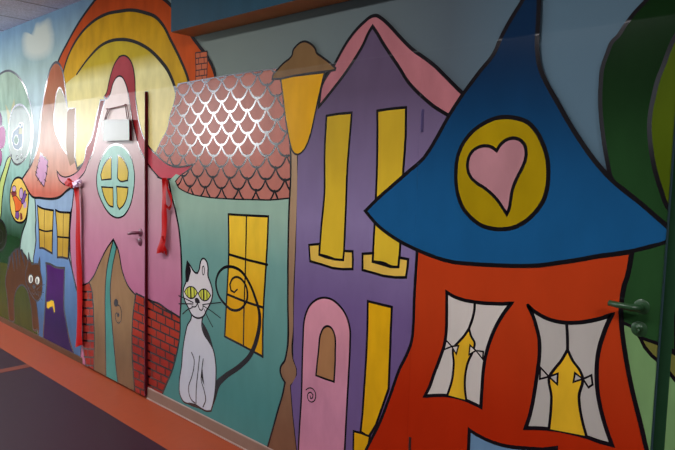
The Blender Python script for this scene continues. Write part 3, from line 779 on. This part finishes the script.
# --- teal house with scalloped roof
T = figure('painted_teal_house', 'teal painted house with scalloped salmon roof behind the white cat', 'painted house', (235, 420))
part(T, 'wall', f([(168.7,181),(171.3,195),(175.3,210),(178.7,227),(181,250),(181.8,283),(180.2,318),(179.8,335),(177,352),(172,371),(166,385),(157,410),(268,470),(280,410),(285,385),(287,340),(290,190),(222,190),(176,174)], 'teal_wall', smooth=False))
part(T, 'house_edge', s([(168.7,181),(171.3,195),(175.3,210),(178.7,227),(181,250),(181.8,283),(180.2,318),(179.8,335),(177,352),(172,371),(166,385),(161,397)], .012))
part(T, 'window', f([(228.4,214.3),(247,215.4),(268.3,216.4),(267.3,243),(265.6,272),(263,320),(262.7,356.7),(244,346.5),(224.7,336.4),(226.6,300),(228.8,252)], 'pane_yellow_teal', .013), s([(246.5,215.5),(245.6,261.6),(244,310),(243.4,345)], .011), s([(229,254.4),(248,260),(267.3,264.7)], .014), s([(227,294.2),(245,301.5),(263.3,307.6)], .014))
roof_edge = [(178,84),(205,79.3),(240,73.5),(276,68.5),(282,85),(287,110),(290,150),(290.5,198),(272,199.8),(253,199.6),(222,198.5),(206,197),(191,194),(183,190.5),(178.5,187.4),(175.5,181.3),(180,176),(190,169),(195,163.5),(187,165.4),(178.7,166.8),(169.3,164.8),(161.3,159.3),(156,152),(162,139),(167,130),(170,115.6),(172.8,107),(175.4,97),(176,91)]
def in_poly(p, poly):
    c = False; j = len(poly) - 1
    for i in range(len(poly)):
        a, b_ = poly[i], poly[j]
        if (a.y > p.y) != (b_.y > p.y) and p.x < (b_.x - a.x) * (p.y - a.y) / (b_.y - a.y) + a.x: c = not c
        j = i
    return c
def scales():
    """courses of scallops, brushed in a regular half-drop pattern on the wall"""
    bm = bmesh.new(); y = D - LAYER[0]
    poly = smooth_pts([W(*p, y=y) for p in roof_edge], True)
    fill_bm(bm, poly, y, 0); y -= STEP * .5; LAYER[0] += STEP
    stroke_bm(bm, poly, .008, y, 1, closed=True)
    y -= STEP * .2
    SP = (W(258.4, 73.6).x - W(191.5, 83).x) / 4; RO = (W(240.6, 76.7).z - W(241.3, 121.8).z) / 4
    x_a = W(240.6, 76.7).x + SP * .5; z_a = W(240.6, 76.7).z
    rnd = random.Random(8)
    for r in range(-4, 13):
        for k in range(-9, 10):
            xm = x_a + (k + (r % 2) * .5) * SP + rnd.uniform(-.006, .006); zt = z_a - r * RO
            P_ = []
            for i in range(15):
                t = -1 + 2 * i / 14
                P_.append(Vector((xm + t * SP * .5, zt - RO * 1.06 * (1 - abs(t) ** 2.5))))
            run = []
            for q in P_ + [None]:
                if q is not None and in_poly(q, poly): run.append(q)
                else:
                    if len(run) > 1: stroke_bm(bm, run, .0118, y - STEP * .5 * ((r % 2) * 2 + k % 2), 1)
                    run = []
    LAYER[0] += STEP * 3
    seat_on_doors(bm)
    return link_bm('scalloped_roof', bm, [mat('scale_pink'), mat('ink_gloss')], T)
scales()
# --- white cat
T = figure('painted_white_cat', 'white painted cat sitting with a black curling tail on the teal house', 'painted cat', (196, 405))
part(T, 'tail', s([(214.5,392),(217,385),(224,377.5),(240,366),(250,355.5),(257,338),(259.6,322),(259.2,312),(257.8,306),(255,297),(249.6,283.7),(241.6,271.8),(232.8,267),(223.9,267.8),(217.7,274.9),(215.9,283.7),(218.2,294.4),(225.7,305),(231,309.5),(235.4,310.4),(240.5,309),(244.5,305),(247.3,298),(246.3,287),(242,279.8),(236.3,277),(232,279.3),(229.8,284.6),(231,290.5),(234.2,292.4),(237.2,289.5)], (.05, .03, .03, .022, .018, .017, .016, .016, .015, .015, .013, .012, .010)),
     f([(214,389),(218,383),(226,377.5),(219,388),(215.5,400),(212.5,407)], 'ink'), lab='black curling tail')
part(T, 'body', f([(203.5,313),(202,321),(201.8,326),(204,334),(208.5,341),(213,349),(215.6,362),(216,376),(215,392),(213,404),(211,411),(206,411),(200.5,408.2),(195,406.5),(189,404),(183,401),(179.8,394),(179.2,383),(181.5,366),(183,348),(185.5,333),(187.5,325),(191,318.8),(191.8,312)], 'cat_white', .011),
     s([(191.6,352.5),(194,359),(194,366),(192,376),(188.6,388),(189.6,396),(192,400.5),(195,403)], .009), s([(199.6,356),(198.2,370),(196.2,390),(196,404)], .009), s([(203.2,359),(201.8,370),(201.2,380),(204,390),(205.6,400),(203,407)], .009),
     f([(202.2,366),(203.2,376),(204.4,386),(202,380)], 'ink'), s([(189,403.6),(196,405.4),(200,408)], .015), f([(201.8,321),(205,326),(209,334),(213.2,348),(209,341),(204,333)], 'ink'))
part(T, 'head', f([(187.2,261.3),(190.5,266),(193.3,270.6),(195.5,272.8),(197.6,273),(199.2,269.5),(200.3,263),(202,259),(204.2,258.6),(206.4,261),(207.9,267),(208,276),(210.8,283.7),(212.6,292),(211.3,301),(208.8,306.5),(206.5,310.5),(204,315.5),(197,318),(191.6,314.5),(188.2,307.5),(184.6,300),(183.2,294),(183.6,288.5),(186,281.5),(185.8,272)], 'cat_white', .011),
     f([(187.3,261.8),(190,267),(191,270.5),(190,275),(187.8,282),(186,282.5),(185.9,272)], 'ink'), s(ell(203.3,270.5,1.1,4.4), .007, closed=True),
     f([(194.6,298.8),(197,297.6),(199.4,299.8),(200,303),(197.5,303.4),(195.2,302.6)], 'ink'), s([(197.4,303),(196.2,306),(194,307),(191.8,306)], .008), s([(197.4,303),(198.4,306),(199.5,309.4),(201.5,310.3),(203,308.5),(203,305.6)], .008))
part(T, 'eye', f([(184.4,291.6),(187,288),(191,286.6),(195,288.6),(197.4,292.6),(194.5,297.2),(190.5,298.4),(187,296.2)], 'eye_green', .008), *[s([(x, 292.6 - h), (x + .3, 292.6 + h)], w) for x, h, w in ((190.6, 5, .014), (187.6, 3.4, .006), (194, 3.6, .008))])
part(T, 'eye', f([(198.2,293.5),(201,290),(205,289.2),(208.6,292),(210.6,295.6),(207.8,299.6),(203.6,300.6),(200.2,297.8)], 'eye_green', .008), *[s([(x, 294.8 - h), (x + .2, 294.8 + h)], w) for x, h, w in ((203.6, 5, .014), (201, 3, .006), (206.8, 3.6, .008))])
for p in ([(193.2,302.6),(186,299),(178.6,295.6)], [(193,304),(186,303.8),(178.8,303.8)], [(192.4,307.5),(187,310),(182.6,314)], [(202.6,304.6),(212,303.4),(221,302.4)], [(203.4,306),(212,311.5),(220.4,318)], [(204,309),(208,318),(212.6,327)]): part(T, 'whisker', s(p, .006))
# --- street lamp
T = figure('painted_street_lamp', 'painted street lamp with yellow lantern and brown cap on a taupe post', 'painted lamp', (285, 435))
part(T, 'post', f([(290.5,140),(290.7,175.6),(289,211),(288,260),(287.8,300),(286.2,355),(284.5,361),(281,366.2),(280.2,371),(281.6,376.5),(285,382.4),(282.5,395),(278.9,407),(270,439),(258,478),(299,490),(296.7,450),(293,414.4),(290.8,386),(294.5,381.5),(296.8,375.5),(296.8,369),(293.3,359),(294,325),(294,300),(296,246.7),(297.8,157.8),(297,140)], 'lamp_post', .012))
# --- purple house
T2 = figure('painted_purple_house', 'tall purple painted house with pink gable and long yellow windows', 'painted house', (340, 450))
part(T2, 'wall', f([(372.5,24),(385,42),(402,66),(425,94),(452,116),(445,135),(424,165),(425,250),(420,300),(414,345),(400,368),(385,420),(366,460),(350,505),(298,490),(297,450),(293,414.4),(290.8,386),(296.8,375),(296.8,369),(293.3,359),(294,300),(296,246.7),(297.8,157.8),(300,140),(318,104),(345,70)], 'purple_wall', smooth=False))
part(T2, 'gable_roof', f([(318.7,107),(330.5,92.5),(345.3,73),(356,57),(363,45),(369,32),(372.5,26.4),(377,33),(382.7,42.7),(390,54),(398.7,67),(409,83),(420,94.5),(432,105),(449,116),(462,106),(470,90),(463,94),(453,84),(445.3,76.4),(436,67),(427,59.8),(412,49),(398.7,35.6),(389,25),(381,18),(376.5,15.6),(372,16.2),(363,23),(349,39),(340,54),(334.7,64),(322,85)], 'roof_pink', .018))
part(T2, 'tall_window', f([(326.5,115.8),(338,114),(351.7,112.7),(350,135),(347.5,165),(345.8,210),(343.6,260),(336,259.6),(329,257),(319.3,254.5),(321.5,225),(324.4,193.3),(324.6,155)], 'slot_yellow', .014))
w1 = T2.children[-1]
o = part(T2, 'window_sill', f([(309,245),(319.6,244),(319.2,254.6),(326,257.4),(335,259.4),(343.2,260),(344,251),(352.6,251.4),(352.9,260),(352.6,269),(343,269.2),(333,268.2),(322,264.6),(310,261.2)], 'sill_cream', .014, smooth=False), lab='cream window sill')
part(T2, 'tall_window', f([(377.3,110.8),(391,108.8),(406,107.4),(405.6,135),(403,175),(401,230),(399,267),(392,266.6),(384,263.2),(372.6,261.4),(374.5,225),(376.7,175.6),(377.4,140)], 'slot_yellow', .014))
part(T2, 'window_sill', f([(362.5,253.8),(373.2,253.2),(372.6,261.6),(381,264),(390,266.8),(398.4,267),(399.2,257.6),(408.2,259.2),(407.4,268),(406,277.4),(395,277.4),(383,275.8),(372,272.6),(362.5,270)], 'sill_cream', .014, smooth=False), lab='cream window sill')
part(T2, 'arched_door', f([(298,475),(298.4,450),(300,420),(301.4,396.7),(302.2,365),(302.9,343.3),(305.2,316),(308.8,307),(314.4,301),(320,298.2),(326,297.8),(332,299.6),(338,304.2),(343,310),(347,317.5),(349.8,328),(350,345),(348.4,378.9),(346.2,420),(344.7,450),(343,480),(330,500)], 'arch_door_pink', .013),
     f([(316,375.4),(318.4,352),(321.4,332),(324,327.6),(327.4,326.2),(331,327.6),(333.6,332),(335.2,354),(334,381.8),(325,378.8)], 'door_pane_tan', .012), s([(306,389.8),(309,388),(312.4,388.6),(315.2,392.4),(315.6,397),(314,401),(311,402),(308.4,400.2),(307.4,396.4),(308.6,393),(311,392.4),(313,394.8),(312.6,398),(310.6,398.4),(310.2,396)], .007), lab='pink arched door with spiral knob')
part(T2, 'low_window', f([(367.8,301.2),(380,304.2),(391.8,307),(390.8,330),(390,354),(388.6,389),(376,425),(369,436.6),(365,434.6),(360.6,431.6),(362.4,415),(366,361),(367.4,330)], 'low_yellow', .014, smooth=False))
part(T2, 'window_sill', f([(353.6,431.2),(361,433),(369.8,436.6),(364,470),(353,466)], 'low_yellow', .013, smooth=False))
# lantern and cap of the street lamp hang in front of the pink gable
part(T, 'lantern', f([(280.6,77.5),(283,97),(284.9,113.8),(287.4,130),(290.2,144),(292,150),(294.5,153.6),(297.6,154.4),(301,152.9),(304.8,148.6),(308,142),(311.8,129),(315,113.8),(319.6,93),(324.4,72.4)], 'lamp_yellow', .011), lab='yellow tapering lantern')
part(T, 'lamp_cap', f([(272.2,79),(272.8,75.6),(278,69),(284.9,62),(289.4,58.6),(292,55.2),(293.2,50),(296.2,46),(300,42.8),(304.4,41.4),(309,42.8),(313.3,46.2),(315.4,49.4),(316.4,52.4),(321,56.2),(329.3,62.4),(335.6,68.2),(335,70),(331,70.8),(317,72.4),(302.7,74.4),(290,76.6),(281.3,78.6)], 'lamp_cap', .012))
# --- orange house with the blue pointed roof
T = figure('painted_orange_house', 'orange painted house with huge pointed blue roof and a heart in its yellow disc', 'painted house', (500, 520))
part(T, 'wall', f([(417.6,240),(417,252),(415.6,275),(414.2,300),(413,330),(411.6,341),(407,354),(400,368),(391,393),(380,422),(366,450),(352,484),(330,545),(690,700),(668,520),(646.6,450),(641,425),(634,398),(629,375),(625,352),(622,330),(621,316),(621.4,303),(624,287),(628,274),(632,250),(560,235),(480,240)], 'orange_wall', .017))
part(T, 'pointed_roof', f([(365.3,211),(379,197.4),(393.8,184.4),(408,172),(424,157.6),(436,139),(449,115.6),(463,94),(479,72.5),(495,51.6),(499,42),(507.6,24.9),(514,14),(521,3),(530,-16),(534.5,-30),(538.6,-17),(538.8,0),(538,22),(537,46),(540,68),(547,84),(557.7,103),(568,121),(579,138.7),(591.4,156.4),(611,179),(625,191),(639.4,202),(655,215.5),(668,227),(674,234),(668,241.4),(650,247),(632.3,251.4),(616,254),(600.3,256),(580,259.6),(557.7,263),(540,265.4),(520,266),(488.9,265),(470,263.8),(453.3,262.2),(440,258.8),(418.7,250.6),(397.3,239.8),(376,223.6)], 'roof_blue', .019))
o_roof = T.children[-1]
part(T, 'heart_disc', f([(506.7,117),(518,118.6),(528,122.6),(536,131),(542,142),(546.6,155),(548.3,170.4),(547.6,185),(544,199),(535.6,212),(524.4,222),(514,227.4),(503,229.2),(492,228.6),(481.8,225.6),(472,218.6),(464,209.6),(458.8,198),(456.2,184.7),(456,170),(457.8,156),(463,143.6),(471,133),(480,125.6),(488.9,120.8),(497.6,117.8)], 'disc_yellow', .019),
     f([(506.8,214),(502.4,207.4),(497.8,200.7),(491,193.4),(483.6,187.4),(476.6,183),(471,177.4),(468,170.6),(467.6,163),(469.4,156),(473,150.8),(479,147),(485.3,145.8),(491.4,147),(496.7,150.6),(499.4,146),(503.4,141.8),(508.4,139),(513.8,138.2),(519.6,139.8),(524,144),(526,151),(525.2,160),(521.8,168.6),(517.2,177.6),(513.6,186),(511.6,193.4),(510.4,202),(509,209)], 'heart_pink', .015), lab='yellow disc with pink heart')
T_sq = T
def curtain_window(out, apex, yl, yr, mid, bows, cm):
    W_ = part(T_sq, 'curtained_window', f(out, cm, .017), f([apex] + yr + yl[::-1], 'curtain_yellow'), s([apex] + yr, .012), s([apex] + yl, .012), s(mid + [apex], .013), lab='wavy window with white curtains tied by bows')
    for c, t1, t2 in bows:
        o = part(T_sq, 'curtain_bow', f([c] + t1, cm, .008, smooth=False), f([c] + t2, cm, .008, smooth=False)); o.parent = W_
curtain_window([(446.7,292.2),(452,295.6),(459,298.6),(467,300.8),(474.7,302),(484,303.2),(493.3,303.6),(503,303.8),(511.6,303.2),(505.6,310.6),(499.6,319.8),(493.4,332),(488.7,344.7),(485.4,357),(483.4,370),(482,388),(480.9,407.2),(473.6,403.6),(465.3,400),(456,397.2),(446.7,395.6),(436,395.4),(424.7,396.2),(429,388),(434,374),(440.4,357),(444,346),(446,334),(446.7,313.6)],
    (469,328.5), [(464,336),(457.6,343),(453.6,347.6),(453.8,363.3),(451.6,382),(447.4,395)], [(471,336),(474.7,343),(473.6,349),(467.6,363.3),(465,378),(464.9,388),(466.2,400)], [(474.7,302),(474.4,310),(472.8,317.6)],
    [((451.8,346.4), [(446.2,340.4),(444.2,349.6)], [(458.6,345.6),(456.2,354)]), ((476,350.6), [(470,345.2),(469,354.6)], [(483.4,351.6),(482.6,359)])], 'curtain')
curtain_window([(528,305.6),(533,310.4),(540,315),(547,318.6),(554,320.8),(566.6,322.8),(578,322.6),(589.7,321),(601,318.4),(612,314.6),(608,322.4),(604,332.7),(600,345),(597.5,357.6),(596.6,370),(596.8,382.4),(598,395),(600.3,407.3),(605,425),(611.9,444.9),(599,441.4),(586,436.8),(572,433.2),(557.7,430.2),(542,428.4),(525.6,428),(529,418),(532,406),(534.8,390),(537,375),(539.6,350.5),(539,338),(536,325.6),(532.6,315)],
    (567.6,349.7), [(561,361),(554,369.6),(549.4,376.6),(551.4,396.7),(550.8,411),(549,429)], [(573,361),(579.6,370),(582.4,376.4),(579,396.7),(580.2,410),(582.6,422),(586.4,436)], [(566.6,322.7),(567.4,336)],
    [((549,376.6), [(540.4,367.4),(539.8,379)], [(557.8,373.6),(557.2,384.4)]), ((583,379), [(575,373),(573.4,382)], [(591.4,375.2),(592.6,384.6),(588.4,387.4)])], 'curtain_shade')
part(T, 'house_door', f([(469.3,429.9),(476,434.4),(484.4,438.8),(493,442.4),(502,445.2),(511,446.9),(520,447.9),(543,449.6),(556,448),(556,480),(560,560),(463,520),(468,460)], 'grey_blue', .017, smooth=False))
# --- big dark green tree by the green door
T = figure('painted_dark_tree', 'dark green painted tree with lime core rising behind the blue roof tip', 'painted tree', (650, 420))
part(T, 'tree_crown', f([(690,-52),(671,-40),(656,-16),(646.6,0),(638,9),(630.6,17.8),(624,27),(618,36),(612.8,41),(607,54),(602.4,67.6),(600.6,86),(600.3,106.7),(601.8,125),(604.6,146),(608,165),(611.4,178.5),(625,190.5),(639.4,202),(655,215.5),(668,227),(674,234),(690,242),(715,240),(735,222),(750,185),(760,135),(760,80),(752,30),(738,-15),(715,-43)], 'forest_green', .016))
part(T, 'lime_core', f([(695,14),(686,22),(675,37),(669,50),(664,64),(658,79),(653.7,96),(650.6,111),(649.4,124.4),(650,140),(652.4,158),(655.4,172),(661,190),(668,207.6),(676,216),(688,222),(703,216),(718,195),(730,155),(733,110),(728,70),(716,35),(705,19)], 'lime', .016))
T = figure('painted_plant', 'painted green leaves with olive band under the door handle beside the orange house', 'painted plant', (645, 445))
part(T, 'dark_leaf', f([(632,251.5),(650,247.2),(668,241.6),(676,238),(676,352),(657.5,343.5),(640,337.5),(631.7,326.9),(622.3,322.4),(621,316),(621.4,303),(624,287),(628,274)], 'door_green', .013, smooth=False))
part(T, 'round_leaf', f([(668.6,243),(668.6,254),(669.7,264),(672,277),(675,289),(683,302),(694,307),(706,304),(718,292),(724,272),(718,252),(704,240),(690,236),(676,237)], 'olive_leaf', .016))
part(T, 'pale_leaf', f([(622.3,322.4),(631.7,326.9),(640,337.5),(645,347.5),(651.7,355.5),(664,366),(676,381),(700,408),(720,480),(700,620),(660,520),(646.6,450),(641,425),(634,398),(629,375),(625,352),(622,330)], 'pale_leaf', smooth=False), s([(622.3,322.4),(631.7,326.9),(640,337.5)], .013))
part(T, 'olive_leaf', f([(640,337.5),(657.5,343.5),(668,349),(680,357),(700,375),(700,408),(676,381),(664,366),(651.7,355.5),(645,347.5)], 'olive_leaf', .014, smooth=False))
part(T, 'house_edge', s([(632,251.5),(628,274),(624,287),(621.4,303),(621,316),(622,330),(625,352),(629,375),(634,398),(641,425),(646.6,450),(656,480)], .018))

# ------------------------------------------------------------------ things hung on the wall
def ribbon(name, label, path, wid, yoff, tails=(), knots=()):
    p0 = W(*path[0], y=D - yoff)
    T = thing(name, label, 'ribbon', p0, 'red ribbons by the pink door')
    def strip(nm, pa, wd, yo, seed, parent):
        rnd = random.Random(seed); bm = bmesh.new()
        P_ = smooth_pts([W(*p, y=D - yo) for p in pa], False, 8, 3.0); n = len(P_); prev = None
        for i, p in enumerate(P_):
            t = i / (n - 1); d = (P_[min(i + 1, n - 1)] - P_[max(i - 1, 0)]).normalized(); nn = Vector((-d.y, d.x))
            w_ = wd * (1 + .12 * math.sin(7 * t + seed)) * .5 * (.55 + .45 * min(1, t * 6))
            row = []
            for k in range(5):
                u = (k - 2) / 2; q = p + nn * (w_ * u)
                dy = .006 * math.sin(9 * t * (1 + .1 * seed) + 1.3 * u + seed) + .006 * math.sin(2.2 * u + 5 * t + seed)
                zz = q.y + (.02 * u if i == n - 1 else 0)
                row.append(bm.verts.new((q.x, D - yo + dy, zz)))
            if prev:
                for k in range(4): bm.faces.new((prev[k], prev[k + 1], row[k + 1], row[k]))
            prev = row
        return link_bm(nm, bm, [mat('satin_red')], parent, smooth=True)
    strip('ribbon_tail', path, wid, yoff, 1, T)
    for k, (pa, wd) in enumerate(tails): strip('ribbon_loop', pa, wd, yoff + .012, 3 + k, T)
    for nm, c, rx, rz, m, sd in knots:
        bm = bmesh.new(); bmesh.ops.create_icosphere(bm, subdivisions=3, radius=1); q = W(*c, y=D - yoff - .012); rnd = random.Random(sd)
        ph = [rnd.uniform(0, 6) for _ in range(4)]
        for v in bm.verts:
            k = 1 + .34 * math.sin(4 * v.co.x + ph[0]) * math.cos(5 * v.co.z + ph[1]) + .2 * math.sin(9 * v.co.z + 4 * v.co.x + ph[2])
            v.co = Vector((q.x + v.co.x * rx * k, q.y + v.co.y * .016 * k, q.z + v.co.z * rz * k))
        link_bm(nm, bm, [mat(m)], T, smooth=True)
    return T
ribbon('ribbon', 'long red satin ribbon hanging to the floor from a silver knot by the pink door', [(76.5,186),(77.3,194),(78.2,206),(78.2,240),(79,280),(79,310),(78.8,335),(79.3,346)], .098, .05,
       knots=[('ribbon_bow', (69.6,183.4), .066, .030, 'satin_red', 2), ('ribbon_bow', (72.6,185.6), .034, .018, 'satin_red', 11), ('tape_knot', (75.6,184.6), .040, .022, 'tape_silver', 5), ('tape_knot', (79,181.4), .026, .014, 'tape_silver', 7)])
ribbon('ribbon', 'short red satin ribbon hanging beside the mauve curl, ending above the bricks', [(164.6,178),(164.6,188),(164.4,205),(163.8,220),(162.8,238),(160,253)], .066, .03,
       tails=[([(167,180),(168.4,190),(170.4,199),(170.8,206),(168.6,209),(166.2,206)], .014), ([(163,236),(164.6,246),(166,254.5)], .012)])
# hanging sign on the pink door
yb = D - L1[4] - .024
c = [W(*p, y=yb - .010) for p in ((103.4,119.8), (129.0,119.4), (129.3,140.3), (102.9,141))]
T = thing('door_sign', 'small blank pale sign hanging by twine on the pink door above its round window', 'sign', W(116, 141, y=yb))
bm = bmesh.new()
fr = [bm.verts.new(p) for p in c]; bk = [bm.verts.new((p.x, yb + .008, p.z)) for p in c]
bm.faces.new(fr).material_index = 0; bm.faces.new(bk[::-1]).material_index = 0
for i in range(4):
    q = bm.faces.new((fr[i], bk[i], bk[(i + 1) % 4], fr[(i + 1) % 4])); q.material_index = 1 if i == 1 else 0  # right side of the board coloured dark as its shade
bmesh.ops.recalc_face_normals(bm, faces=bm.faces[:])
link_bm('sign_board', bm, [mat('sign_paper'), mat('edge_shade')], T)
def cord(pts):
    bm = bmesh.new(); tube(bm, [W(*p, y=D - L1[4] - .016) for p in pts], .0035, 6); link_bm('twine_cord', bm, [mat('twine')], T, smooth=True)
cord([(104.2,121),(106,114.5),(108.2,109),(117,107),(126.6,104.8),(128.2,112),(129.2,120)])
cord([(105.4,121),(107.2,115),(109.6,110.2)])
cord([(125.6,106.2),(126.2,112),(127.6,120)])
for p in ((108.2, 109), (126.6, 104.8)):
    bm = bmesh.new(); q = W(*p, y=D - L1[4] - .009); tube(bm, [q, q + Vector((0, -.012, 0)), q + Vector((0, -.015, 0))], [.005, .005, .003], 10)
    link_bm('hook', bm, [mat('twine')], T, smooth=True)
